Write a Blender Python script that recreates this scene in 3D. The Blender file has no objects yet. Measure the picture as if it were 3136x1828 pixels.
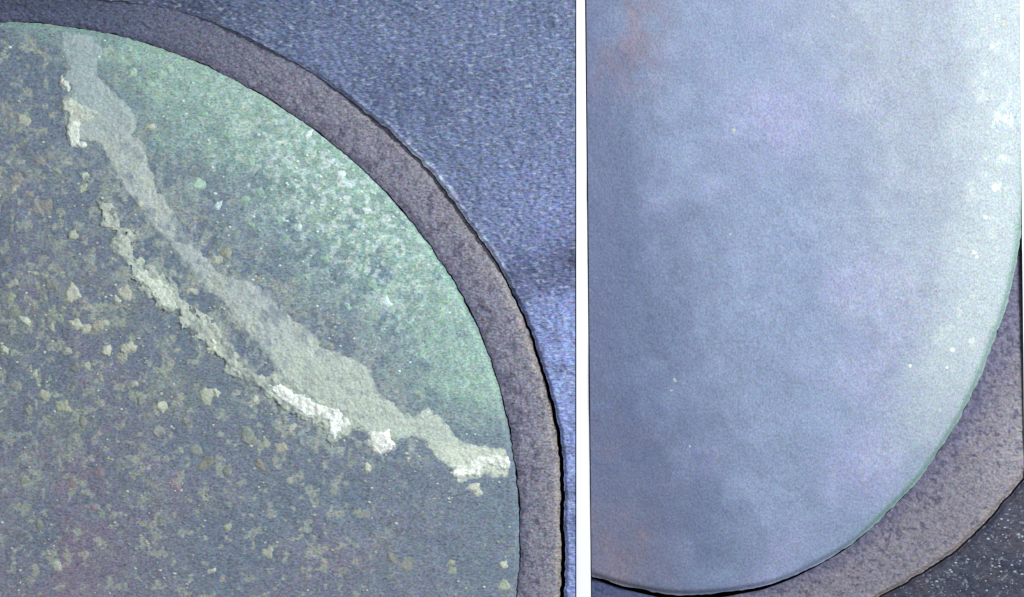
import bpy, math
import numpy as np

# ------------------------------------------------------------------ camera, world, lamps
U = 0.00004                      # metres per unit of the plan (a 21 mm radius valve)
W, H = 1024.0, 597.0
CAMZ = 2600.0
sc = bpy.context.scene
def P(x, y, z=0.0): return ((x - W/2)*U, (H/2 - y)*U, z*U)

cam = bpy.data.objects.new('camera', bpy.data.cameras.new('camera'))
sc.collection.objects.link(cam)
cam.location = P(W/2, H/2, CAMZ)
cam.data.sensor_width = 36.0
cam.data.lens = 36.0*CAMZ/W
cam.data.clip_start = 0.002
cam.data.clip_end = 2.0
sc.camera = cam
sc.render.resolution_x, sc.render.resolution_y = 1024, 597

world = bpy.data.worlds.new('World'); sc.world = world
world.use_nodes = True
bg = world.node_tree.nodes['Background']
bg.inputs['Color'].default_value = (0.86, 0.90, 1.0, 1); bg.inputs['Strength'].default_value = 0.42

def lamp(name, x, y, z, tx, ty, size, power, col):
    L = bpy.data.lights.new(name, 'AREA'); L.shape = 'DISK'; L.size = size*U
    L.energy = power; L.color = col
    o = bpy.data.objects.new(name, L); sc.collection.objects.link(o)
    o.location = P(x, y, z)
    import mathutils
    d = mathutils.Vector(P(tx, ty, 0)) - o.location
    o.rotation_euler = d.to_track_quat('-Z', 'Y').to_euler()
lamp('borescope_lamp', 1500, -500, 1500, 420, 330, 260, 0.058, (0.95, 0.98, 1.0))
lamp('added_side_lamp', 1340, 130, 560, 960, 260, 240, 0.0041, (0.92, 0.97, 1.0))  # added out of view to brighten the right-hand specimen
sc.view_settings.view_transform = 'Standard'; sc.view_settings.look = 'None'
sc.view_settings.exposure = 0.0; sc.view_settings.gamma = 1.0
EGAIN = np.array([1.0, 1.0, 1.0])       # white-card level the albedos are chosen for

# ------------------------------------------------------------------ numpy helpers
def lin(c):
    c = np.asarray(c, float)/255.0
    return np.where(c <= 0.04045, c/12.92, ((c + 0.055)/1.055)**2.4)
def alb(c): return lin(c)/EGAIN
def hsh(ix, iy, seed):
    h = (ix.astype(np.int64)*374761393 + iy.astype(np.int64)*668265263 + seed*2246822519) & 0xffffffff
    h = ((h ^ (h >> 13))*1274126177) & 0xffffffff
    h = (h ^ (h >> 16)) & 0xffffffff
    h = (h*2654435761) & 0xffffffff
    return ((h ^ (h >> 15)) & 0xffffff)/float(0xffffff)
def vn(x, y, s, seed=0):
    x = np.asarray(x, float)/s + 1000.37; y = np.asarray(y, float)/s + 1000.71
    ix = np.floor(x); iy = np.floor(y); fx = x-ix; fy = y-iy
    fx = fx*fx*(3-2*fx); fy = fy*fy*(3-2*fy)
    a = hsh(ix, iy, seed); b = hsh(ix+1, iy, seed); c = hsh(ix, iy+1, seed); d = hsh(ix+1, iy+1, seed)
    return (a*(1-fx)+b*fx)*(1-fy) + (c*(1-fx)+d*fx)*fy
def fbm(x, y, s, seed=0, oct=4, g=0.55):
    t = 0; w = 1; n = 0
    for k in range(oct):
        t = t + w*vn(x, y, s/2**k, seed+17*k); n += w; w *= g
    return t/n                                        # 0..1, mean 0.5
def ss(a, b, v):
    t = np.clip((v-a)/(b-a), 0, 1); return t*t*(3-2*t)
def mix(a, b, t): return a*(1-t[..., None]) + np.asarray(b)*t[..., None]
def sdf(poly, X, Y):
    """signed distance, positive inside a polygon"""
    p = np.asarray(poly, float); d = np.full(X.shape, 1e9); ins = np.zeros(X.shape, bool)
    n = len(p)
    for i in range(n):
        ax, ay = p[i]; bx, by = p[(i+1) % n]
        ex, ey = bx-ax, by-ay
        t = np.clip(((X-ax)*ex + (Y-ay)*ey)/(ex*ex+ey*ey+1e-9), 0, 1)
        d = np.minimum(d, (X-ax-t*ex)**2 + (Y-ay-t*ey)**2)
        c = (ay > Y) != (by > Y)
        ins ^= c & (X < ex*(Y-ay)/(ey if abs(ey) > 1e-9 else 1e-9) + ax)
    d = np.sqrt(d)
    return np.where(ins, d, -d)
V = 0.406349                                        # plan units per traced unit
def tv(pts): return [(x*V, y*V) for x, y in pts]

# ------------------------------------------------------------------ materials
def material(name, rough=0.6, metal=0.0, grain=0.18, bump=0.5, size=1.6, stretch=1.0, dark=(0.02, 0.03, 0.08), flat=None, spec=0.4, dots=0.0, coarse=0.10):
    m = bpy.data.materials.new(name); m.use_nodes = True
    nt = m.node_tree; N = nt.nodes; Lk = nt.links
    b = N['Principled BSDF']
    b.inputs['Roughness'].default_value = rough; b.inputs['Metallic'].default_value = metal
    b.inputs['Specular IOR Level'].default_value = spec
    tc = N.new('ShaderNodeTexCoord'); mp = N.new('ShaderNodeMapping')
    geo = N.new('ShaderNodeNewGeometry')
    Lk.new(geo.outputs['Position'], mp.inputs['Vector'])
    s = 1.0/(U*size)
    mp.inputs['Scale'].default_value = (s/stretch, s, s)
    def noise(scale, detail=2, rough_=0.6):
        n = N.new('ShaderNodeTexNoise'); n.inputs['Scale'].default_value = scale
        n.inputs['Detail'].default_value = detail; n.inputs['Roughness'].default_value = rough_
        Lk.new(mp.outputs['Vector'], n.inputs['Vector']); return n
    if flat is None:
        at = N.new('ShaderNodeAttribute'); at.attribute_name = 'tint'; base = at.outputs['Color']
    else:
        rgb = N.new('ShaderNodeRGB'); rgb.outputs[0].default_value = (*flat, 1); base = rgb.outputs[0]
    n1 = noise(1.0, 2, 0.7)
    mr = N.new('ShaderNodeMapRange'); mr.inputs['From Min'].default_value = 0.36; mr.inputs['From Max'].default_value = 0.64; mr.clamp = False
    mr.inputs['To Min'].default_value = 1-grain; mr.inputs['To Max'].default_value = 1+grain
    Lk.new(n1.outputs['Fac'], mr.inputs['Value'])
    mul = N.new('ShaderNodeVectorMath'); mul.operation = 'SCALE'
    Lk.new(base, mul.inputs[0]); Lk.new(mr.outputs[0], mul.inputs['Scale'])
    # chroma speckle
    n2 = noise(0.8, 1)
    cs = N.new('ShaderNodeVectorMath'); cs.operation = 'SUBTRACT'; cs.inputs[1].default_value = (0.5, 0.5, 0.5)
    Lk.new(n2.outputs['Color'], cs.inputs[0])
    cm = N.new('ShaderNodeVectorMath'); cm.operation = 'MULTIPLY_ADD'
    cm.inputs[1].default_value = (coarse*4, coarse*3.2, coarse*4); cm.inputs[2].default_value = (1, 1, 1)
    Lk.new(cs.outputs[0], cm.inputs[0])
    m2 = N.new('ShaderNodeVectorMath'); m2.operation = 'MULTIPLY'
    Lk.new(mul.outputs[0], m2.inputs[0]); Lk.new(cm.outputs[0], m2.inputs[1])
    out = m2.outputs[0]
    # dark pits
    n3 = noise(0.8, 3, 0.75)
    r3 = N.new('ShaderNodeMapRange'); r3.inputs['From Min'].default_value = 0.41; r3.inputs['From Max'].default_value = 0.30
    r3.inputs['To Min'].default_value = 0; r3.inputs['To Max'].default_value = 0.75
    off = N.new('ShaderNodeVectorMath'); off.operation = 'ADD'; off.inputs[1].default_value = (31.7, 12.1, 5.5)
    Lk.new(mp.outputs['Vector'], off.inputs[0]); Lk.new(off.outputs[0], n3.inputs['Vector'])
    Lk.new(n3.outputs['Fac'], r3.inputs['Value'])
    mx = N.new('ShaderNodeMix'); mx.data_type = 'RGBA'
    mx.inputs['B'].default_value = (*dark, 1)
    Lk.new(out, mx.inputs['A']); Lk.new(r3.outputs[0], mx.inputs['Factor'])
    out = mx.outputs['Result']
    if dots > 0:
        n4 = noise(0.55, 2, 0.6)
        o4 = N.new('ShaderNodeVectorMath'); o4.operation = 'ADD'; o4.inputs[1].default_value = (-71.7, 42.1, 9.5)
        Lk.new(mp.outputs['Vector'], o4.inputs[0]); Lk.new(o4.outputs[0], n4.inputs['Vector'])
        r4 = N.new('ShaderNodeMapRange'); r4.inputs['From Min'].default_value = 0.60; r4.inputs['From Max'].default_value = 0.68
        r4.inputs['To Min'].default_value = 0; r4.inputs['To Max'].default_value = dots
        Lk.new(n4.outputs['Fac'], r4.inputs['Value'])
        mx2 = N.new('ShaderNodeMix'); mx2.data_type = 'RGBA'; mx2.inputs['B'].default_value = (0.55, 0.62, 0.72, 1)
        Lk.new(out, mx2.inputs['A']); Lk.new(r4.outputs[0], mx2.inputs['Factor']); out = mx2.outputs['Result']
    Lk.new(out, b.inputs['Base Color'])
    nb = noise(0.45, 4, 0.7)
    bp = N.new('ShaderNodeBump'); bp.inputs['Strength'].default_value = bump; bp.inputs['Distance'].default_value = U*2.2
    Lk.new(nb.outputs['Fac'], bp.inputs['Height']); Lk.new(bp.outputs[0], b.inputs['Normal'])
    return m
M = {
 'face_worn': material('scorched valve steel', 0.62, 0.0, 0.26, 0.6, 1.9, 1.5, coarse=0.22),
 'face_clean': material('cleaned valve steel', 0.55, 0.0, 0.17, 0.30, 2.2, 0.8, coarse=0.17, dark=(0.12, 0.15, 0.24)),
 'seat_worn': material('sooty seat steel', 0.65, 0.0, 0.38, 0.8, 1.9, 1.4, coarse=0.24, dark=(0.01, 0.012, 0.04)),
 'seat_clean': material('pitted seat steel', 0.6, 0.0, 0.26, 0.8, 2.4, 1.1, coarse=0.16, dark=(0.03, 0.03, 0.07)),
 'head': material('cast chamber metal', 0.55, 0.0, 0.42, 0.9, 1.8, 2.4, coarse=0.26, dark=(0.015, 0.02, 0.08), dots=0.40),
 'head_dark': material('sooty chamber metal', 0.6, 0.0, 0.3, 0.8, 2.4, 1.1, coarse=0.16, dark=(0.01, 0.01, 0.03), dots=0.22),
 'crust': material('baked deposit', 0.85, 0.0, 0.17, 0.6, 1.8, 1.2, coarse=0.12, dark=(0.25, 0.28, 0.28), spec=0.15),
 'soot': material('black soot', 0.9, 0.0, 0.2, 0.3, 3, 1, flat=(0.008, 0.010, 0.022), spec=0.1),
 'white': material('white plastic', 0.5, 0.0, 0.01, 0.05, 4, 1, flat=(0.93, 0.93, 0.93), spec=0.3, coarse=0.0, dark=(0.9, 0.9, 0.9)),
 'navy': material('navy edge paint', 0.6, 0.0, 0.1, 0.1, 3, 1, flat=(0.01, 0.014, 0.06), spec=0.2),
}

# ------------------------------------------------------------------ object helpers
def mesh_obj(name, vx, vy, vz, faces, mat, parent=None, tint=None, smooth=True):
    me = bpy.data.meshes.new(name)
    vx = np.asarray(vx, float).ravel(); vy = np.asarray(vy, float).ravel(); vz = np.asarray(vz, float).ravel()
    faces = np.asarray(faces, np.int32)
    used = np.unique(faces); remap = np.full(len(vx), -1, np.int32); remap[used] = np.arange(len(used))
    faces = remap[faces]; vx, vy, vz = vx[used], vy[used], vz[used]
    co = np.stack([(vx-W/2)*U, (H/2-vy)*U, vz*U], 1)
    k = faces.shape[1]
    me.vertices.add(len(co)); me.vertices.foreach_set('co', co.ravel())
    me.loops.add(faces.size); me.loops.foreach_set('vertex_index', faces.ravel())
    me.polygons.add(len(faces))
    me.polygons.foreach_set('loop_start', np.arange(len(faces), dtype=np.int32)*k)
    me.polygons.foreach_set('loop_total', np.full(len(faces), k, np.int32))
    me.update(calc_edges=True); me.validate()
    me.polygons.foreach_set('use_smooth', np.full(len(me.polygons), smooth))
    if tint is not None:
        t = np.asarray(tint, float)
        t = np.broadcast_to(t, (len(remap), 3)) if t.ndim == 1 else t.reshape(-1, 3)
        t = t[used]
        a = me.attributes.new('tint', 'FLOAT_COLOR', 'POINT')
        a.data.foreach_set('color', np.concatenate([np.clip(t, 0.003, 0.97), np.ones((len(t), 1))], 1).astype(np.float32).ravel())
    me.materials.append(mat)
    o = bpy.data.objects.new(name, me); sc.collection.objects.link(o)
    if parent is not None:
        o.parent = parent; o.matrix_parent_inverse = parent.matrix_world.inverted()
    return o
def grid_faces(n, m, wrap=False):
    i = np.arange(n-1)[:, None]; j = np.arange(m if wrap else m-1)[None, :]
    j2 = (j+1) % m
    return np.stack([i*m+j+0*j2, (i+1)*m+j, (i+1)*m+j2, i*m+j2+0*j], -1).reshape(-1, 4)
def thing(name, x, y, z, label, cat, group=None):
    o = bpy.data.objects.new(name, None); sc.collection.objects.link(o)
    o.empty_display_size = 20*U
    o.location = P(x, y, z); bpy.context.view_layer.update()
    o['label'] = label; o['category'] = cat
    if group: o['group'] = group
    return o
def cull(F, X, Y, pad=60):
    return F
def dedup(F, X, Y):
    """drop quads of no width"""
    x = X.ravel()[F]; y = Y.ravel()[F]
    a = 0.5*np.abs((x[:, 2]-x[:, 0])*(y[:, 3]-y[:, 1]) - (x[:, 3]-x[:, 1])*(y[:, 2]-y[:, 0]))
    return F[a > 1e-4]

BOT = -60.0
def lcut(y): return 586.3 + 5.6*(y/597.0)           # left edge of the right-hand specimen
def rcut(y): return 1019.6 + 4.6*(y/440.0)          # its right edge

# ------------------------------------------------------------------ LEFT specimen
LC = (0.0, 541.0); LR = 519.0
def lr_in(th):      # valve outline radius; th measured anticlockwise from +x, image y up
    x = np.cos(th)*LR; y = np.sin(th)*LR
    return LR + 3.5*np.exp(-((np.degrees(th)-24)/14)**2) - 2.5*np.exp(-((np.degrees(th)-58)/12)**2) \
        + 1.6*(fbm(x, y, 16, 5)-0.5) + 1.6*(fbm(x, y, 5, 9, 3)-0.5)*1.4
outer_pts = [(-170, 4), (-120, -4), (0, 0.0), (120, 2), (175, 10), (207, 20), (258, 43), (300, 66), (346, 96), (363, 111), (387, 128), (410, 152), (430, 172),
             (447, 193), (462, 214), (481, 241), (499, 264), (507, 284), (518, 303), (528, 324), (538, 351), (548, 388), (554, 407), (559, 427),
             (563, 462), (563.5, 503), (563.5, 538), (564, 597), (558, 700), (545, 760)]
oa = np.array([math.atan2(LC[1]-y, x-LC[0]) for x, y in outer_pts]); orr = np.array([math.hypot(x-LC[0], y-LC[1]) for x, y in outer_pts])
o_ = np.argsort(oa); oa, orr = oa[o_], orr[o_]
def lr_out(th):
    x = np.cos(th)*560; y = np.sin(th)*560
    r = sum(np.interp(th+o, oa, orr) for o in np.linspace(-0.04, 0.04, 9))/9
    return r + 2.4*(fbm(x, y, 22, 31)-0.5) + 1.6*(vn(x, y, 5, 37)-0.5)

vis = np.radians(np.arange(-20, 106, 0.14))          # the part in view, finely
rest = np.radians(np.arange(106, 340, 2.0))
th_all = np.concatenate([vis, rest])

# --- face colour and relief over the plan -------------------------------------------------
ash_poly = tv([(158,84),(222,88),(242,128),(236,185),(268,222),(312,262),(334,300),(326,335),(356,365),(352,400),(376,440),(402,495),(445,560),(485,615),
  (545,680),(610,698),(680,745),(740,800),(800,862),(880,888),(912,912),(925,958),(985,1008),(1012,1030),(1050,1003),(1082,1030),(1120,1078),
  (1180,1098),(1248,1112),(1264,1150),(1258,1176),(1200,1162),(1180,1176),(1130,1180),(1108,1155),(1065,1118),(1045,1082),(1010,1078),(970,1082),
  (900,1068),(868,1050),(835,1068),(812,1058),(800,1036),(757,1028),(700,988),(655,950),(690,915),(650,860),(600,800),(545,745),(500,700),(462,655),
  (420,600),(372,550),(335,500),(300,440),(272,392),(235,350),(175,330),(150,262),(168,232),(188,215),(160,190)])
crust_poly = tv([(246,495),(268,492),(275,525),(288,550),(320,575),(346,588),(325,605),(332,630),(362,660),(395,668),(414,690),(430,712),(436,738),
  (460,755),(486,770),(512,797),(532,817),(540,845),(565,862),(580,895),(600,915),(655,940),(690,918),(740,965),(790,985),(850,1012),(885,1040),
  (868,1048),(836,1070),(820,1088),(808,1062),(800,1038),(757,1028),(723,1005),(690,990),(652,955),(620,925),(560,912),(556,872),(520,862),(505,838),
  (460,812),(436,772),(400,765),(380,740),(360,712),(325,690),(324,655),(300,628),(272,605),(290,580),(272,560),(248,548)])
def left_fields(X, Y):
    wx = X + 7*(fbm(X, Y, 14, 71, 4)-0.5) + 2.5*(vn(X, Y, 2.2, 75)-0.5)
    wy = Y + 7*(fbm(X, Y, 14, 72, 4)-0.5) + 2.5*(vn(X, Y, 2.2, 76)-0.5)
    r = np.hypot(X-LC[0], Y-LC[1]); a = np.degrees(np.arctan2(LC[1]-Y, X-LC[0]))
    big = fbm(X, Y, 60, 3); mid = fbm(X, Y, 24, 4); sm = fbm(X, Y, 8, 6, 3)
    c = np.zeros(X.shape+(3,)) + alb((115, 129, 143))
    # purple cast low left, a little pink
    t = ss(0.25, 1.0, (Y/597.0)*0.8 + 0.5*(1-X/500.0) - 0.35 + 0.9*(big-0.5))
    c = mix(c, alb((131, 131, 146)), t*0.85)
    t = ss(0.56, 0.74, fbm(X, Y, 46, 12)+0.06*ss(380, 480, Y))*ss(170, 30, X)*ss(230, 430, Y)
    c = mix(c, alb((146, 124, 146)), t*0.55)
    # olive bloom in the middle left
    t = ss(0.50, 0.72, fbm(X, Y, 38, 15, 5))*ss(320, 200, X)*ss(200, 270, Y)*ss(500, 420, Y)
    c = mix(c, alb((128, 140, 138)), t*0.6)
    # green bloom up to the rim in the upper right
    side = sdf(ash_poly, wx, wy)
    beyond = ss(-0.05, 0.25, ((X-60)/460.0) - ((Y-60)/460.0)*0.95 + 0.1*(mid-0.5)*2 + 0.03)
    g = ss(LR-150, LR-12, r + 110*(mid-0.5) + 60*(big-0.5))*beyond*ss(8, 20, a)
    c = mix(c, alb((124, 150, 156)), beyond*0.42*ss(8, 20, a))
    c = mix(c, alb((151, 181, 168)), g*0.92)
    t = ss(0.60, 0.76, fbm(X, Y, 30, 21, 4))*beyond*ss(LR-260, LR-90, r)
    c = mix(c, alb((108, 130, 144)), t*0.75)
    t = ss(0.50, 0.64, fbm(X, Y, 12, 22, 4) + 0.12*(mid-0.5))*beyond*ss(LR-20, LR-70, r)*(0.4+0.6*ss(LR-90, LR-170, r))
    c = mix(c, alb((108, 128, 142)), t*0.65)
    t = ss(0.55, 0.68, fbm(X, Y, 9, 24, 4))*ss(330, 200, X)*beyond
    c = mix(c, alb((158, 178, 168)), t*0.5)
    # light frosting near the rim around one to two o'clock
    fr = np.exp(-((a-44)/19)**2)*ss(LR-150, LR-40, r)
    t = ss(0.48, 0.66, fbm(X, Y, 5, 23, 3) + 0.10*(mid-0.5))*fr
    c = mix(c, alb((206, 226, 218)), t*0.75)
    t = ss(0.55, 0.75, fbm(X, Y, 18, 25, 4))*beyond
    c = mix(c, alb((170, 196, 178)), t*0.5)
    # green lip
    t = ss(LR-9, LR-2, r + 5*(sm-0.5))*ss(14, 30, a)
    c = mix(c, alb((140, 176, 160)), t*0.55)
    # small blooms everywhere
    t = ss(0.60, 0.70, fbm(X, Y, 8, 28, 3) + 0.1*(big-0.5))*(1-beyond)*(1-0.75*ss(320, 430, X))
    c = mix(c, alb((170, 178, 162)), t*0.65)
    # soft patches of thin deposit in the low left
    t = ss(0.54, 0.66, fbm(X, Y, 17, 41, 5) + 0.25*(big-0.5))*(1-beyond)*ss(30, 150, Y)*(1-0.6*ss(470, 560, Y))
    c = mix(c, alb((154, 164, 156)), t*0.45*(0.2+1.3*vn(X, Y, 4, 43))*(0.25+0.75*ss(300, 120, X))*(1-0.8*ss(330, 430, X)))
    t = ss(0.44, 0.60, fbm(X, Y, 9, 45, 5))*ss(34, 8, np.abs(side+14))*ss(120, 200, Y)*ss(480, 440, Y)*(1-beyond)
    c = mix(c, alb((162, 174, 166)), t*0.7)
    z = 5*(big-0.5) + 1.6*(mid-0.5) + 1.2*(sm-0.5) + 0.5*g + 0.8*t
    z = z*ss(0, 25, LR-r+4)
    rim = LR - r
    z = z - 3.0*(1-ss(0, 5, rim))**2 - 0.0
    return c, z
# --- valve
vL = thing('exhaust_valve', LC[0], LC[1], BOT, 'scorched round valve face, crossed by a pale ash streak with white crust along it', 'valve', 'engine valves')
s = np.concatenate([[0.0], np.linspace(0.02, 0.97, 400), np.linspace(0.972, 1.0, 16)])
TH, S = np.meshgrid(th_all, s)                      # rows: radius
R = lr_in(TH)*S
X = LC[0]+R*np.cos(TH); Y = LC[1]-R*np.sin(TH)
c, z = left_fields(X, Y)
F = grid_faces(len(s), len(th_all), True)
xf = X.ravel()[F[:, 0]]; yf = Y.ravel()[F[:, 0]]
mesh_obj('valve_face', X, Y, z, F, M['face_worn'], vL, c.reshape(-1, 3))
zz = np.stack([z[-1], z[-1]*0-6, z[-1]*0-26])
XX = np.stack([X[-1], LC[0]+(X[-1]-LC[0])*1.0006, LC[0]+(X[-1]-LC[0])*0.985]); YY = np.stack([Y[-1], LC[1]+(Y[-1]-LC[1])*1.0006, LC[1]+(Y[-1]-LC[1])*0.985])
mesh_obj('valve_margin', XX, YY, zz, grid_faces(3, len(th_all), True), M['face_worn'], vL, alb((80, 92, 104)))

def face_z(x, y):
    return left_fields(np.asarray(x, float), np.asarray(y, float))[1]

def film(name, poly, parent, mat, colour_fn, thick_fn, warp=6.0, ws=12, seed=0, pitch=1.0, base_fn=face_z, sink=0.5, soft=2.0, holes=None):
    """a raised irregular layer on a surface, with its own thickness"""
    p = np.array(poly); x0, y0 = p.min(0)-8; x1, y1 = p.max(0)+8
    xs = np.arange(x0, x1, pitch); ys = np.arange(y0, y1, pitch)
    X, Y = np.meshgrid(xs, ys)
    wx = X + warp*(fbm(X, Y, ws, 100+seed, 4)-0.5)*2; wy = Y + warp*(fbm(X, Y, ws, 140+seed, 4)-0.5)*2
    d = sdf(poly, wx, wy)
    if holes is not None: d = holes(X, Y, d)
    r = np.hypot(X-LC[0], Y-LC[1])
    if base_fn is face_z: d = np.minimum(d, LR-2.0-r)
    zb = base_fn(X, Y)
    z = zb - sink + thick_fn(X, Y, d)
    F = grid_faces(len(ys), len(xs))
    keep = (d.ravel()[F] > -1.0).all(1)
    if not keep.any(): return None
    F = F[keep]
    return mesh_obj(name, X, Y, z, F, mat, parent, colour_fn(X, Y, d).reshape(-1, 3))

def ash_col(X, Y, d):
    big = fbm(X, Y, 40, 203); sm = fbm(X, Y, 6, 205, 3)
    base = left_fields(X, Y)[0]
    c = np.zeros(X.shape+(3,)) + alb((182, 193, 189))
    c = mix(c, alb((188, 198, 188)), ss(0.45, 0.65, big))
    c = mix(c, alb((136, 150, 160)), ss(0.56, 0.72, fbm(X, Y, 13, 207, 4))*0.8)
    low = ss(220, 330, X)*ss(280, 400, Y)
    c = mix(c, alb((196, 208, 192)), low*0.75)
    c = mix(c, alb((128, 142, 150)), ss(0.62, 0.74, fbm(X, Y, 6, 219, 4))*0.4)
    c = mix(c, alb((214, 222, 204)), ss(430, 462, Y)*ss(420, 450, X)*0.7)
    up = ss(150, 95, Y)
    c = mix(c, alb((168, 186, 186)), up*0.8)
    k = ss(-1.0, 7, d + 9*(sm-0.5) + 7*(fbm(X, Y, 20, 209)-0.5))
    return mix(base, c, k) if False else base*(1-k[..., None]) + c*k[..., None]
def ash_thick(X, Y, d): return ss(-1, 9, d)*(1.0 + 1.6*(fbm(X, Y, 10, 211)-0.3) + 0.8*(vn(X, Y, 2, 212)-0.5))
film('ash_streak', ash_poly, vL, M['crust'], ash_col, ash_thick, 5.5, 15, 1, holes=lambda X, Y, d: d+4.5)

def crust_col(col, edge, seed=0, k=0.8):
    def f(X, Y, d):
        c = np.zeros(X.shape+(3,)) + alb(col)
        c = mix(c, alb(edge), ss(0.45, 0.72, fbm(X, Y, 8, 300+seed, 4))*k)
        ins = ss(13, 25, sdf(ash_poly, X, Y) + 5*(fbm(X, Y, 6, 350)-0.5))
        c = mix(c, alb((190, 202, 190)), ins*0.85)
        return mix(c, alb(edge), (1-ss(-1, 3, d))*0.5)
    return f
def crust_thick(h, seed=0, rough=1.0):
    def f(X, Y, d):
        return ss(-1.0, 3.0, d)*(h*(0.75+0.5*fbm(X, Y, 9, 320+seed)) + rough*1.8*(fbm(X, Y, 4, 321+seed, 3)-0.5))
    return f
def ragged(X, Y, d):
    return d - 6.0*ss(0.50, 0.66, fbm(X, Y, 9, 333, 4))*ss(640*V, 560*V, 0*X + 0) if False else d + 2.8 + 2.5*ss(195, 215, X) - 5.0*ss(0.50, 0.60, fbm(X, Y, 6, 333, 4))*(1-0.4*ss(195, 215, X))
film('crust_ridge', crust_poly, vL, M['crust'], crust_col((192, 202, 188), (148, 160, 158), 1), crust_thick(2.4, 1, 1.8), 4.5, 9, 3, holes=ragged)
# bright flakes along the streak
flakes = [
 [(141,197),(151,184),(164,198),(175,213),(171,226),(158,221),(144,210)],
 [(150,250),(172,240),(205,258),(250,278),(232,296),(200,305),(196,328),(186,354),(171,346),(164,312),(168,286),(154,270)],
 [(168,288),(196,286),(202,310),(192,345),(212,348),(213,362),(172,365),(164,330)],
 [(197,426),(218,423),(220,437),(203,443)],
 [(328,662),(364,661),(366,680),(394,686),(428,712),(431,738),(443,754),(426,768),(400,755),(380,735),(358,709),(328,682)],
 [(516,828),(532,820),(536,858),(524,868),(506,857),(520,846)],
 [(655,948),(695,940),(735,965),(780,985),(845,1012),(870,1040),(838,1066),(820,1089),(809,1066),(802,1036),(757,1027),(722,1004),(690,990)],
 [(912,1056),(940,1060),(962,1055),(961,1080),(972,1096),(962,1109),(942,1116),(921,1113),(909,1098),(905,1074)],
 [(1108,1163),(1118,1148),(1140,1140),(1165,1124),(1204,1117),(1249,1122),(1257,1140),(1250,1152),(1204,1150),(1184,1160),(1180,1173),(1140,1177),(1115,1171)],
 [(252,540),(262,520),(274,545),(290,556),(280,568),(262,560)],
 [(296,580),(318,588),(322,604),(304,612),(284,606)],
 [(560,905),(580,900),(604,922),(590,930),(566,920)],
]
fl_cols = [(228,236,222),(208,216,200),(230,238,226),(190,206,190),(214,224,208),(226,232,206),(242,248,238),(246,250,240),(236,243,230),(198,208,194),(192,204,188),(196,206,196)]
for i, (p, cl) in enumerate(zip(flakes, fl_cols)):
    ed = tuple(int(v*0.86) for v in cl)
    film('crust_flake', tv(p), vL, M['crust'], crust_col(cl, ed, i, 0.5), crust_thick(3.4 if i not in (3, 9, 10, 11) else 2.4, i, 1.6), 3.2, 6, 20+i, pitch=0.8)
# single lumps scattered over the face: x, y, radius (traced units), tone, stretch, turn
lumps = [(55,290,12,1),(70,302,8,1),(25,284,9,0),(40,440,15,0),(35,466,10,1),(112,505,15,0),(90,516,9,0),(28,560,9,0),(205,464,9,1),(369,311,9,2),
 (490,455,14,3),(538,506,10,4),(178,581,10,2),(143,600,9,0),(180,722,17,2),(152,760,9,0),(62,790,12,2),(30,700,12,1),(28,732,10,1),(36,764,13,0),
 (188,800,14,2),(212,812,13,2),(243,803,13,1),(262,795,8,1),(128,808,9,1),(318,856,16,2),(300,880,12,1),(263,862,10,2),(165,865,10,1),(10,862,9,2),
 (110,975,12,1),(155,1002,15,1),(204,1038,11,0),(180,958,9,0),(399,1000,12,2),(380,1008,8,0),(458,1040,9,0),(510,972,16,1),(533,966,9,2),(628,985,9,2),
 (655,1092,11,1),(692,1102,13,1),(610,1072,20,0),(720,1052,11,1),(905,1150,9,2),(243,1163,10,5),(1166,1198,12,2),(1178,1212,8,2),(1240,1390,9,2),(1240,1440,11,1),
 (1000,1385,18,0),(962,1372,12,0),(1108,1384,9,1),(1116,1404,10,1),(85,920,10,1),(40,950,14,0),(556,622,12,1),(535,640,9,1),(915,700,14,3),(945,742,11,4),
 (953,745,8,4),(855,752,9,3),(308,720,14,2),(288,740,9,2),(470,718,9,2),(435,862,8,1),(332,944,8,1),(300,150,13,3),(326,180,10,3),(372,205,9,3),
 (398,185,9,3),(60,1180,10,0),(95,1290,9,0),(560,1300,9,1),(640,1145,12,0),(712,1180,8,1),(505,1140,18,0),(484,1108,14,0),(390,1060,12,0),(350,1100,10,0),
 (430,1190,12,5),(175,1190,10,5),(230,1250,9,5),(140,1390,9,2),(520,1405,8,2),(660,1360,10,1),(820,1210,9,0),(880,1260,8,0),(620,555,9,3),(605,490,10,3),
 (640,470,8,3),(690,540,10,3),(735,560,8,4),(850,490,9,4),(900,520,8,4),(840,430,10,4),(760,330,9,4),(745,300,8,4),(715,285,9,4),(905,455,8,4),(960,600,9,3),
 (800,640,8,3),(885,660,9,3),(620,400,9,3),(560,330,10,3),(500,280,9,3),(420,170,10,3),(15,640,9,0),(100,640,10,0),(132,700,14,0),(108,730,9,0),(85,672,8,1),
 (345,500,9,2),(98,395,12,0),(120,385,9,0),(140,420,8,0),(55,350,8,0),(30,330,8,0),(75,480,8,0),(185,905,10,0),(215,900,8,1),(250,930,9,0),(70,1010,10,0),
 (290,980,9,0),(345,985,10,0),(365,1020,8,0),(420,1075,9,0),(130,1080,8,5),(560,1160,10,0),(590,1190,9,0)]
tones = [(152,158,150),(178,184,168),(200,208,190),(170,202,184),(218,236,232),(158,148,154)]
rng = np.random.default_rng(7)
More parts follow.
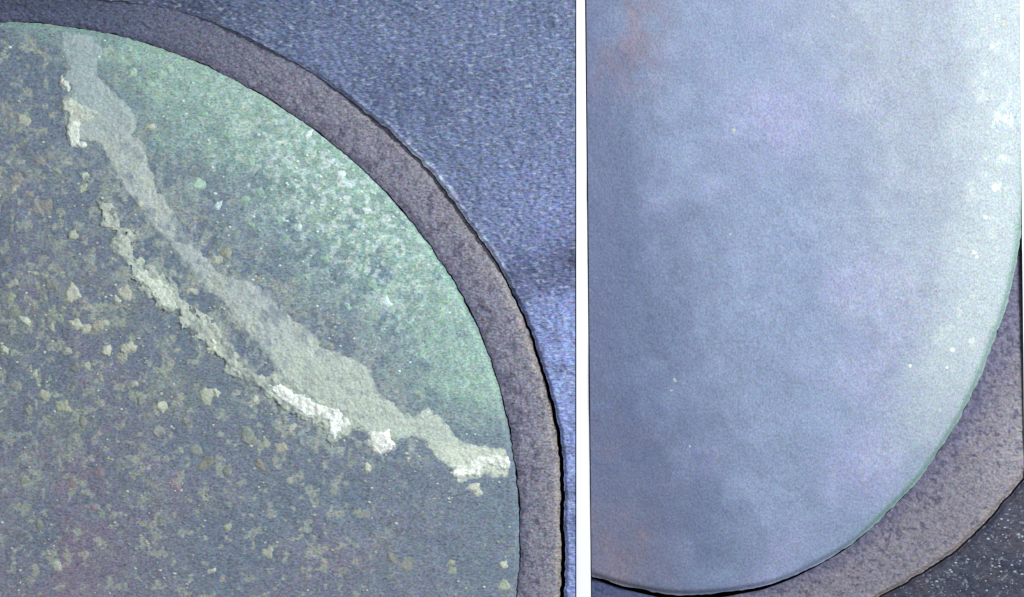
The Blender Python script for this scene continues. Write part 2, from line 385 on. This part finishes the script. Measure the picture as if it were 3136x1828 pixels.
for x, y, rr, tone in lumps:
    x *= V; y *= V; rr *= V*1.35
    if math.hypot(x-LC[0], y-LC[1]) > LR-8: continue
    n = 9; a0 = rng.uniform(0, 6.28); st = rng.uniform(0.55, 1.0)
    rad = rr*rng.uniform(0.65, 1.2, n)
    pts = []
    for k in range(n):
        a = 2*math.pi*k/n; px_, py_ = math.cos(a)*rad[k], math.sin(a)*rad[k]*st
        pts.append((x+px_*math.cos(a0)-py_*math.sin(a0), y+px_*math.sin(a0)+py_*math.cos(a0)))
    cl = tuple(np.clip(np.array(tones[tone])+rng.uniform(-9, 9)+rng.uniform(-3, 3, 3), 0, 255))
    sd = int(rng.integers(1000))
    hh = rng.uniform(0.9, 1.8)*(1.5 if tone in (2, 4) else 1)
    film('deposit_lump', pts, vL, M['crust'], crust_col(cl, tuple(v*0.86 for v in cl), sd, 0.5), crust_thick(hh, sd, 0.6), 2.2, 4, sd % 50, pitch=0.8, sink=0.35, holes=lambda X, Y, d: d+0.6)
# uncountable small grit
def grit(name, parent, n, sampler, base, cols, rmin, rmax, seed, mat='crust'):
    g = np.random.default_rng(seed); vx = []; vy = []; vz = []; fc = []; tc = []
    pts = sampler(g, n); zb = base(pts[:, 0], pts[:, 1])
    for (x, y, ci), zc in zip(pts, zb):
        r = g.uniform(rmin, rmax); b = len(vx); k = 6; a0 = g.uniform(0, 6)
        for ring, (q, h) in enumerate(((1.0, -0.3), (0.6, 0.45*r))):
            for j in range(k):
                a = a0+2*math.pi*j/k; jr = r*q*g.uniform(0.7, 1.2)
                vx.append(x+math.cos(a)*jr*1.25); vy.append(y+math.sin(a)*jr*0.85); vz.append(zc+h); tc.append(alb(cols[int(ci)]))
        vx.append(x); vy.append(y); vz.append(zc+0.6*r); tc.append(alb(cols[int(ci)]))
        for j in range(k):
            j2 = (j+1) % k
            fc += [(b+j, b+j2, b+k+j2, b+k+j), ]
            fc += [(b+k+j, b+k+j2, b+2*k, b+2*k)]
    fc = np.array(fc); tri = fc[:, 2] == fc[:, 3]
    q = fc[~tri]; t3 = fc[tri][:, :3]
    F3 = np.concatenate([q[:, [0, 2, 1]], q[:, [0, 3, 2]], t3[:, [0, 2, 1]]])
    o = mesh_obj(name, vx, vy, vz, F3, M[mat], parent, np.array(tc))
    o['kind'] = 'stuff'; return o
def samp_left(g, n):
    out = []
    while len(out) < n:
        x, y = g.uniform(-10, 560), g.uniform(15, 605)
        r = math.hypot(x-LC[0], y-LC[1])
        if r > LR-5: continue
        d = float(fbm(np.array([x]), np.array([y]), 30, 400)[0])
        up = x*0.95-y > -40
        if g.uniform() > ss(0.35, 0.68, np.array(d)): continue
        fr = math.exp(-((math.degrees(math.atan2(LC[1]-y, x-LC[0]))-44)/20)**2)*(1 if r > LR-130 else 0.1)
        if up and g.uniform() > 0.25+fr: continue
        ci = (g.integers(3, 5) if up else g.integers(0, 3))
        out.append((x, y, ci))
    return np.array(out)
grit('deposit_grit', vL, 700, samp_left, face_z, tones, 0.7, 1.9, 5)

# --- seat ring (left)
sL = thing('valve_seat', LC[0], LC[1], BOT, 'sooty purple-grey seat ring around the scorched, crusted valve', 'valve seat', 'valve seats')
visr = np.radians(np.arange(-20, 106, 0.16))
q = np.linspace(0, 1, 40)
TH, Q = np.meshgrid(visr, q)
ri = lr_in(TH) + 0.5 + 0.5*ss(20, 40, 90-np.degrees(TH)) + 1.5*vn(np.cos(TH)*519, np.sin(TH)*519, 9, 55)**2; ro = lr_out(TH) - (0.5 - 0.75*ss(50, 62, np.degrees(TH)) + 3.2*ss(38, 5, np.degrees(TH)))
R = ri + (ro-ri)*Q
X = LC[0]+R*np.cos(TH); Y = LC[1]-R*np.sin(TH)
A = np.degrees(TH)
def seat_col(X, Y, Q, A):
    sm = fbm(X, Y, 9, 61); bg_ = fbm(X, Y, 40, 62)
    c = np.zeros(X.shape+(3,)) + alb((131, 130, 145))
    c = mix(c, alb((92, 100, 124)), ss(52, 82, A)*1.0)  # lamp falloff at the upper left, painted in as a darker tint
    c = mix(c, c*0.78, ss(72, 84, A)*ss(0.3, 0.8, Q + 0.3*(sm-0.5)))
    c = mix(c, alb((148, 145, 152)), ss(0.45, 0.95, Q+0.5*(sm-0.5))*ss(60, 30, A)*0.8)
    c = mix(c, alb((168, 160, 152)), ss(0.80, 0.97, Q+0.3*(sm-0.5))*ss(40, 12, A)*0.7)
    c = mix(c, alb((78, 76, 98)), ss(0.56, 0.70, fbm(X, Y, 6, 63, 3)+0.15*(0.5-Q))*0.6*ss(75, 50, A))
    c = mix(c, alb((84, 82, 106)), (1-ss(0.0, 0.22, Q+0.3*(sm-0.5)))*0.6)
    return c
z = -9 + 5.0*Q - 2.5*ss(0.85, 1, Q)*ss(60, 45, A) + 4.0*Q*ss(50, 68, A) + 1.8*(fbm(X, Y, 12, 66)-0.5) + 1.0*(vn(X, Y, 2.5, 67)-0.5)
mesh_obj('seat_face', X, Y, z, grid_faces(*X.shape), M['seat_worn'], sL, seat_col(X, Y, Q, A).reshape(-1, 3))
for nm, k, dr in (('seat_inner_wall', 0, 0.4), ('seat_outer_wall', -1, -0.4)):
    x2 = np.stack([X[k], X[k]]); y2 = np.stack([Y[k], Y[k]]); z2 = np.stack([z[k], z[k]*0-40])
    f = grid_faces(2, x2.shape[1])
    mesh_obj(nm, x2, y2, z2, f, M['seat_worn'], sL, alb((50, 50, 66)))

# --- chamber surface (left)
hL = thing('cylinder_head', 300, 150, BOT, 'blue-grey cast chamber surface curving round the scorched valve and its seat', 'cylinder head', 'cylinder heads')
LX1, LY0, LY1 = 575.2, -110.0, 760.0
def rect_r(th, cx, cy, x0, x1, y0, y1):
    c_, s_ = np.cos(th), -np.sin(th)                # image y down
    t = np.full(np.shape(th), 1e9)
    with np.errstate(divide='ignore', invalid='ignore'):
        t = np.minimum(t, np.where(c_ > 1e-9, (x1-cx)/c_, 1e9)); t = np.minimum(t, np.where(c_ < -1e-9, (x0-cx)/c_, 1e9))
        t = np.minimum(t, np.where(s_ > 1e-9, (y1-cy)/s_, 1e9)); t = np.minimum(t, np.where(s_ < -1e-9, (y0-cy)/s_, 1e9))
    return t
corner = math.atan2(LC[1]-LY0, LX1-LC[0])
tha = np.sort(np.concatenate([np.radians(np.arange(-20, 106, 0.14)), [corner]]))
q = np.linspace(0, 1, 260)**1.25
TH, Q = np.meshgrid(tha, q)
ri = lr_out(TH) + 0.4; ro = rect_r(TH, *LC, -90, LX1, LY0, LY1)
ro = np.maximum(ro, ri+0.3)
R = ri + (ro-ri)*Q; D = R-ri
X = LC[0]+R*np.cos(TH); Y = LC[1]-R*np.sin(TH)
def head_left_relief(X, Y, D):
    wx = X+14*(fbm(X, Y, 40, 81)-0.5); wy = Y+14*(fbm(X, Y, 40, 82)-0.5)
    # crease that runs from the seat up to the right edge
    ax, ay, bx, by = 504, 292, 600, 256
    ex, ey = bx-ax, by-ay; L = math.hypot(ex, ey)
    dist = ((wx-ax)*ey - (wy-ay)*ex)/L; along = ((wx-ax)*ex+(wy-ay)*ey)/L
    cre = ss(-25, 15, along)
    z = -4*np.exp(-(dist/22)**2)*cre + 6*ss(-5, -45, -dist)*cre*0
    z = z + 9*(fbm(X, Y, 90, 83)-0.5) + 2.2*(fbm(X, Y, 14, 84)-0.5) + 1.6*(vn(X*0.55, Y, 2.0, 85)-0.5)
    z = z - 4.0*(1-ss(0, 5, D))**2*(1-0.95*ss(50, 62, np.degrees(np.arctan2(LC[1]-Y, X-LC[0]))))
    return z + 2, dist, cre
z, dist, cre = head_left_relief(X, Y, D)
A = np.degrees(TH)
c = np.zeros(X.shape+(3,)) + alb((104, 117, 149))
big = fbm(X, Y, 70, 86)
c = mix(c, alb((92, 105, 136)), ss(0.45, 0.7, big)*0.8)
c = mix(c, alb((102, 118, 140)), ss(330, 200, X)*0.7)
c = mix(c, alb((119, 131, 176)), ss(430, 575, X)*ss(90, 260, Y)*0.75)
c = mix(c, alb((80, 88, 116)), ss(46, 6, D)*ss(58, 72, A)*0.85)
c = mix(c, c*0.86, ss(40, 0, Y+16*(fbm(X, Y, 30, 92)-0.5))*ss(520, 380, X))  # shading towards the top left painted into the chamber colour
c = mix(c, alb((70, 74, 102)), np.exp(-((dist-4)/26)**2)*cre*0.85*(0.45+fbm(X, Y, 24, 90)))  # shadow along the crease painted into the tint
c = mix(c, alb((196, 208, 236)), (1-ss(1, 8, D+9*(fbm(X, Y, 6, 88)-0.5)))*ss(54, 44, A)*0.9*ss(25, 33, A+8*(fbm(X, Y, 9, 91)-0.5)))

c = mix(c, alb((150, 168, 222)), ss(30, 16, A)*0.6*ss(0.3, 0.6, fbm(X, Y, 14, 89)))
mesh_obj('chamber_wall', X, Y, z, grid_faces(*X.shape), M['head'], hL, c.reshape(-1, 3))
mesh_obj('bore_edge', np.stack([X[0], X[0]]), np.stack([Y[0], Y[0]]), np.stack([z[0], z[0]*0-50]), grid_faces(2, X.shape[1]), M['head'], hL, alb((46, 50, 80)))
mesh_obj('cut_edge', np.stack([X[-1], X[-1]]), np.stack([Y[-1], Y[-1]]), np.stack([z[-1], z[-1]*0+BOT]), grid_faces(2, X.shape[1]), M['navy'], hL)
def box(name, x0, x1, y0, y1, z0, z1, mat, parent=None):
    vx = [x0, x1, x1, x0]*2; vy = [y0, y0, y1, y1]*2; vz = [z0]*4+[z1]*4
    f = [(0,1,2,3), (7,6,5,4), (0,4,5,1), (1,5,6,2), (2,6,7,3), (3,7,4,0)]
    return mesh_obj(name, vx, vy, vz, f, mat, parent, smooth=False)
box('port_floor', -90, LX1-0.5, LY0, LY1, -59, -34, M['soot'], hL)

# ------------------------------------------------------------------ RIGHT specimen
RC = (680.0, 170.0); RX, RY = 345.0, 426.0
rim_pts = [(1024,-200),(1027,-60),(1028,0),(1028.5,80),(1027,150),(1024.5,200),(1021,236),(1014,276),(1003,316),(991,349),(976,387),(960,418),(938,453),(915.6,484),(900,500),
           (882,517.5),(843,551),(813.6,566),(798,575),(770,585),(735,591),(704.6,594.5),(685,595.5),(672,595),(644.5,590.5),(616.6,584),(591,576),(560,563),(520,540),(470,500),(420,400),(400,250),(430,100),(520,-40),(640,-150),(850,-230),(960,-240)]
def right_e(X, Y):
    """approximate distance inside the traced valve outline"""
    dx, dy = X-CC[0], CC[1]-Y
    th = np.arctan2(dy, dx); r = np.hypot(dx, dy)
    r0 = ray_oval(th); r1 = ray_oval(th+0.01)
    slope = (r1-r0)/0.01/r0
    return (r0-r)/np.sqrt(1+slope**2)
CC = (800.0, 250.0)                                 # a point well inside, from which the outline is measured
rp_a = np.unwrap([math.atan2(CC[1]-y, x-CC[0]) for x, y in rim_pts]); rp_r = np.array([math.hypot(x-CC[0], y-CC[1]) for x, y in rim_pts])
_o = np.argsort(np.mod(rp_a, 2*math.pi)); _a = np.mod(rp_a, 2*math.pi)[_o]; _r = rp_r[_o]
_a = np.concatenate([_a[-3:]-2*math.pi, _a, _a[:3]+2*math.pi]); _r = np.concatenate([_r[-3:], _r, _r[:3]])
_g = np.linspace(-0.1, 2*math.pi+0.1, 4001); _v = np.interp(_g, _a, _r)
_k = np.hanning(121); _k /= _k.sum(); _v = np.convolve(np.pad(_v, 60, mode='edge'), _k, 'valid')
def ray_oval(th, off=0.0): return np.interp(np.mod(th, 2*math.pi), _g, _v) + off
def ray_line(th, which, cx=CC[0], cy=CC[1]):
    """distance along the ray to the slanted cut on the left or right"""
    dx, dy = np.cos(th), -np.sin(th)
    if which == 'l': x0, k = 586.3, 5.6/597.0
    else: x0, k = 1019.6, 4.6/440.0
    den = dx - k*dy; num = x0 + k*cy - cx
    with np.errstate(divide='ignore', invalid='ignore'):
        t = np.where(np.abs(den) > 1e-9, num/den, 1e9)
    return np.where(t > 0, t, 1e9)
def fine_angles(step):
    # finer where the outline runs inside the picture
    return np.radians(np.arange(0, 360, step))
tha = fine_angles(0.16)
def r_in(th):
    r = ray_oval(th); x = CC[0]+r*np.cos(th); y = CC[1]-r*np.sin(th)
    r = r + 2.0*(fbm(x, y, 18, 505)-0.5) + 1.3*(vn(x, y, 5, 506)-0.5)
    r = np.minimum(r, np.minimum(ray_line(th, 'l'), ray_line(th, 'r')))
    s_ = -np.sin(th); top = np.where(s_ < -1e-6, (-60-CC[1])/np.where(s_ < -1e-6, s_, -1), 1e9)
    return np.minimum(r, top)
def right_fields(X, Y):
    e = right_e(X, Y)
    big = fbm(X, Y, 90, 511); mid = fbm(X, Y, 30, 512); sm = fbm(X, Y, 7, 513, 3)
    c = np.zeros(X.shape+(3,)) + alb((124, 138, 164))
    c = mix(c, alb((146, 148, 182)), ss(0.45, 0.7, big)*0.6)
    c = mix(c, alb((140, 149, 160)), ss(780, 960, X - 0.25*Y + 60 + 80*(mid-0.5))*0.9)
    c = mix(c, alb((93, 105, 134)), ss(760, 610, X + 0.35*(300-Y)*0.5 + 70*(mid-0.5))*0.95)  # darkens to the left: lamp falloff put into the face colour
    c = mix(c, c*1.16, ss(0.48, 0.7, mid)*0.6)
    c = mix(c, c*0.88, ss(0.52, 0.7, fbm(X, Y, 16, 519, 4))*0.5)
    # brown heat tint at the left, with lamp falloff painted darker over it
    t = ss(0.46, 0.68, fbm(X*1.0, Y*0.8, 34, 515))*ss(700, 600, X)*np.maximum(ss(140, 20, Y), ss(400, 520, Y))
    c = mix(c, alb((134, 112, 120)), t*0.7)
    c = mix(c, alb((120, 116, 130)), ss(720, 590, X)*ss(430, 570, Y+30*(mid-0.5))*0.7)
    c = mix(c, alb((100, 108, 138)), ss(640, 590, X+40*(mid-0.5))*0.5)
    # pale oxide towards the right edge
    t = ss(95, 25, e+60*(mid-0.5))*ss(500, 330, Y)*ss(820, 900, X)
    c = mix(c, alb((170, 182, 182)), t*0.7)
    t = ss(0.54, 0.74, fbm(X, Y, 13, 517, 5)+0.1*(mid-0.5))*ss(80, 20, e)*ss(12, 22, e)*ss(470, 280, Y)*ss(820, 900, X)
    c = mix(c, alb((206, 212, 200)), t*0.55)
    # green lip
    t = ss(10, 3, e+5*(sm-0.5))*ss(800, 900, X)
    c = mix(c, alb((118, 146, 138)), t*0.8)
    t = ss(7, 2, e)*ss(800, 560, X)
    c = mix(c, alb((116, 118, 126)), t*0.6)
    z = 4*(big-0.5) + 0.9*(mid-0.5) + 0.3*(sm-0.5)
    z = z - 4.0*(1-ss(0, 8, e))**2
    return c, z
vR = thing('exhaust_valve', 800, 250, BOT, 'clean pale blue-grey valve face with a thin green rim, free of crust', 'valve', 'engine valves')
s = np.concatenate([[0.0], np.linspace(0.015, 0.955, 300), np.linspace(0.96, 1.0, 26)])
TH, S = np.meshgrid(tha, s)
R = r_in(TH)*S
X = CC[0]+R*np.cos(TH); Y = CC[1]-R*np.sin(TH)
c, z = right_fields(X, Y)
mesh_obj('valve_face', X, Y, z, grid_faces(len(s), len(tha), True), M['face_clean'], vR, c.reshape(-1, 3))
zz = np.stack([z[-1], z[-1]*0-18, z[-1]*0-55])
sh = (right_e(X[-1], Y[-1]) < 3)*1.0
XX = np.stack([X[-1], X[-1], X[-1]]); YY = np.stack([Y[-1], Y[-1], Y[-1]])
mesh_obj('valve_margin', XX, YY, zz, grid_faces(3, len(tha), True), M['face_clean'], vR, alb((66, 80, 92)))
def face_zr(x, y): return right_fields(np.asarray(x, float), np.asarray(y, float))[1]
for x, y, rr, tone in [(1662,936,8,2),(1652,960,6,2),(1697,1098,6,4),(1805,322,9,2),(1797,576,8,2),(1995,1120,6,0),(2448,463,13,4),(2470,480,10,2),(2425,535,9,4),
    (2398,620,8,4),(2405,632,8,4),(2455,420,12,2),(2420,700,8,2),(2385,745,9,2),(2380,770,8,2),(2345,860,8,4),(2330,905,7,4),(2440,240,12,2),(2430,330,10,2),
    (2310,1010,9,2),(2240,900,8,4),(2470,60,14,2),(2420,160,10,2),(2050,40,7,2),(1900,60,6,2)]:
    x *= V; y *= V; rr *= V
    pts = [(x+math.cos(a)*rr*rng.uniform(0.6, 1.2), y+math.sin(a)*rr*rng.uniform(0.6, 1.2)) for a in np.linspace(0, 6.283, 9)[:-1]]
    cl = {0: (140, 146, 156), 2: (176, 184, 178), 4: (218, 224, 220)}[tone]; sd = int(rng.integers(1000))
    film('oxide_speck', pts, vR, M['crust'], crust_col(cl, tuple(v*0.9 for v in cl), sd, 0.4), crust_thick(0.8, sd, 0.4), 1.0, 4, sd % 50, pitch=0.8, base_fn=face_zr, sink=0.35)

# --- seat ring (right)
sR = thing('valve_seat', 800, 250, BOT, 'pitted mauve-grey seat ring beside the clean pale blue valve', 'valve seat', 'valve seats')
op = [(1120, 250), (1092, 360), (1056, 430), (1027, 474), (996.5, 509), (983, 526), (970, 540.5), (955, 551), (940, 560), (914, 579), (885, 594), (850, 612), (760, 640), (680, 655), (600, 650), (560, 640)]
pa = np.array([math.atan2(CC[1]-y, x-CC[0]) for x, y in op]); pa = np.where(pa > 0.3, pa-2*math.pi, pa); pr = np.array([math.hypot(x-CC[0], y-CC[1]) for x, y in op])
o_ = np.argsort(pa); pa, pr = pa[o_], pr[o_]
def r_out(th):
    x = np.cos(th)*400; y = np.sin(th)*400
    return sum(np.interp(th+o, pa, pr) for o in np.linspace(-0.09, 0.09, 13))/13 + 2.0*(fbm(x, y, 20, 531)-0.5) + 1.5*(vn(x, y, 6, 532)-0.5)
th = np.radians(np.arange(-136, 10, 0.16))
def clipr(r, th): return np.minimum(r, np.minimum(ray_line(th, 'l'), ray_line(th, 'r')))
q = np.linspace(0, 1, 90)
TH, Q = np.meshgrid(th, q)
gap = 1.0 + 4.0*np.exp(-((np.degrees(TH)+106)/13)**2) + 1.0*ss(-60, -85, np.degrees(TH)) + 0.8*(vn(TH*60, TH, 2, 9)-0.3)
ri = ray_oval(TH)+gap; ro = np.maximum(r_out(TH), ri+1)
R = np.minimum(ri+(ro-ri)*Q, clipr(1e8+0*TH, TH))
X = CC[0]+R*np.cos(TH); Y = CC[1]-R*np.sin(TH); A = np.degrees(TH)
sm = fbm(X, Y, 9, 541); bg_ = fbm(X, Y, 40, 542)
c = np.zeros(X.shape+(3,)) + alb((118, 114, 124))
c = mix(c, alb((144, 140, 146)), ss(0.3, 0.8, Q+0.4*(sm-0.5))*ss(-62, -35, A)*0.8)
c = mix(c, alb((142, 132, 128)), ss(0.86, 0.98, Q+0.2*(sm-0.5))*0.6)
c = mix(c, alb((88, 87, 116)), (1-ss(0.0, 0.35, Q+0.3*(sm-0.5)))*0.7)
c = mix(c, alb((66, 66, 92)), ss(0.58, 0.70, fbm(X, Y, 3.5, 543, 3)+0.2*(0.4-Q))*0.75)
c = mix(c, alb((64, 76, 114)), ss(-102, -110, A)*0.9)
z = -10 + 7*Q - 3*ss(0.93, 1, Q) + 1.6*(fbm(X, Y, 12, 545)-0.5) + 0.9*(fbm(X, Y, 4, 546, 2)-0.5)
Fq = dedup(grid_faces(*X.shape), X, Y)
mesh_obj('seat_face', X, Y, z, Fq, M['seat_clean'], sR, c.reshape(-1, 3))
for nm, k in (('seat_inner_wall', 0), ('seat_outer_wall', -1)):
    mesh_obj(nm, np.stack([X[k], X[k]]), np.stack([Y[k], Y[k]]), np.stack([z[k], z[k]*0-40]), grid_faces(2, X.shape[1]), M['seat_clean'], sR, alb((48, 48, 66)))

# --- chamber surface (right): only the low corner shows
hR = thing('cylinder_head', 960, 580, BOT, 'dark sooty chamber metal in the low corner, dotted with pale specks', 'cylinder head', 'cylinder heads')
q = np.linspace(0, 1, 150)
cor = [math.atan2(CC[1]-680, rcut(680)-CC[0]), math.atan2(CC[1]-680, lcut(680)-CC[0])]
th = np.sort(np.concatenate([np.radians(np.arange(-136, 0, 0.14)), cor]))
TH, Q = np.meshgrid(th, q)
ri = r_out(TH) + 1.6 + 0.5*(vn(TH*50, TH, 2, 19)-0.5)
s_ = -np.sin(TH); bot_ = np.where(s_ > 1e-6, (680-CC[1])/np.where(s_ > 1e-6, s_, 1), 1e9)
lim = np.minimum(clipr(1e8+0*TH, TH), bot_)
R = np.minimum(ri+np.maximum(lim-ri, 0)*Q, lim); D = R-ri
X = CC[0]+R*np.cos(TH); Y = CC[1]-R*np.sin(TH)
def head_right_z(X, Y): return 1.0 + 5*(fbm(X, Y, 50, 551)-0.5) + 2*(fbm(X, Y, 10, 552)-0.5)
z = head_right_z(X, Y) - 4*(1-ss(0, 6, D))**2
c = np.zeros(X.shape+(3,)) + alb((54, 56, 72))
c = mix(c, alb((62, 58, 68)), ss(0.45, 0.7, fbm(X, Y, 30, 553))*0.8)
c = mix(c, alb((42, 46, 64)), ss(0.5, 0.7, fbm(X, Y, 18, 554))*0.7)
Fq = dedup(grid_faces(*X.shape), X, Y)
mesh_obj('chamber_wall', X, Y, z, Fq, M['head_dark'], hR, c.reshape(-1, 3))
mesh_obj('bore_edge', np.stack([X[0], X[0]]), np.stack([Y[0], Y[0]]), np.stack([z[0], z[0]*0-50]), grid_faces(2, X.shape[1]), M['head_dark'], hR, alb((40, 40, 58)))
def slab(name, pts, z0, z1, mat, parent=None):
    n = len(pts); vx = [p[0] for p in pts]*2; vy = [p[1] for p in pts]*2; vz = [z1]*n+[z0]*n
    f = [(0, 3, 2, 1), (4, 5, 6, 7)]+[(i, (i+1) % 4, 4+(i+1) % 4, 4+i) for i in range(4)]
    return mesh_obj(name, vx, vy, vz, f, mat, parent, smooth=False)
slab('port_floor', [(lcut(-60)+1, -60), (rcut(-60)-1, -60), (rcut(680)-1, 680), (lcut(680)+1, 680)], -59, -42, M['soot'], hR)
def samp_right(g, n):
    out = []
    while len(out) < n:
        x, y = g.uniform(880, 1024), g.uniform(480, 600)
        a = math.atan2(CC[1]-y, x-CC[0])
        if math.hypot(x-CC[0], y-CC[1]) < float(r_out(np.array([a]))[0])+8 or x > rcut(y)-2: continue
        out.append((x, y, g.integers(0, 2)))
    return np.array(out)
grit('pale_grit', hR, 110, samp_right, head_right_z, [(104, 112, 126), (150, 162, 170)], 0.7, 1.7, 9)

# ------------------------------------------------------------------ white divider and side strip, both added; tabletop
t1 = -2.0
dv = slab('border_strip', [(576.4, -120), (584.9-1.1, -120), (586.0+6.75-0.6, 720), (576.4, 720)], BOT, t1, M['white'])  # added solid strip in place of the white border between the panels
dv['label'] = 'narrow white divider standing between the two metal specimens'; dv['category'] = 'border'
ed = slab('edge_border_strip', [(rcut(-120)+0.7, -120), (rcut(-120)+30, -120), (rcut(720)+30, 720), (rcut(720)+0.7, 720)], BOT, t1, M['white'])  # added likewise, for the sliver of white border on the right
ed['label'] = 'white border strip added along the right side of the clean valve'; ed['category'] = 'strip'
tb = box('tabletop', -1500, 2500, -1400, 2000, BOT-20, BOT-0.5, M['white']); tb['kind'] = 'structure'
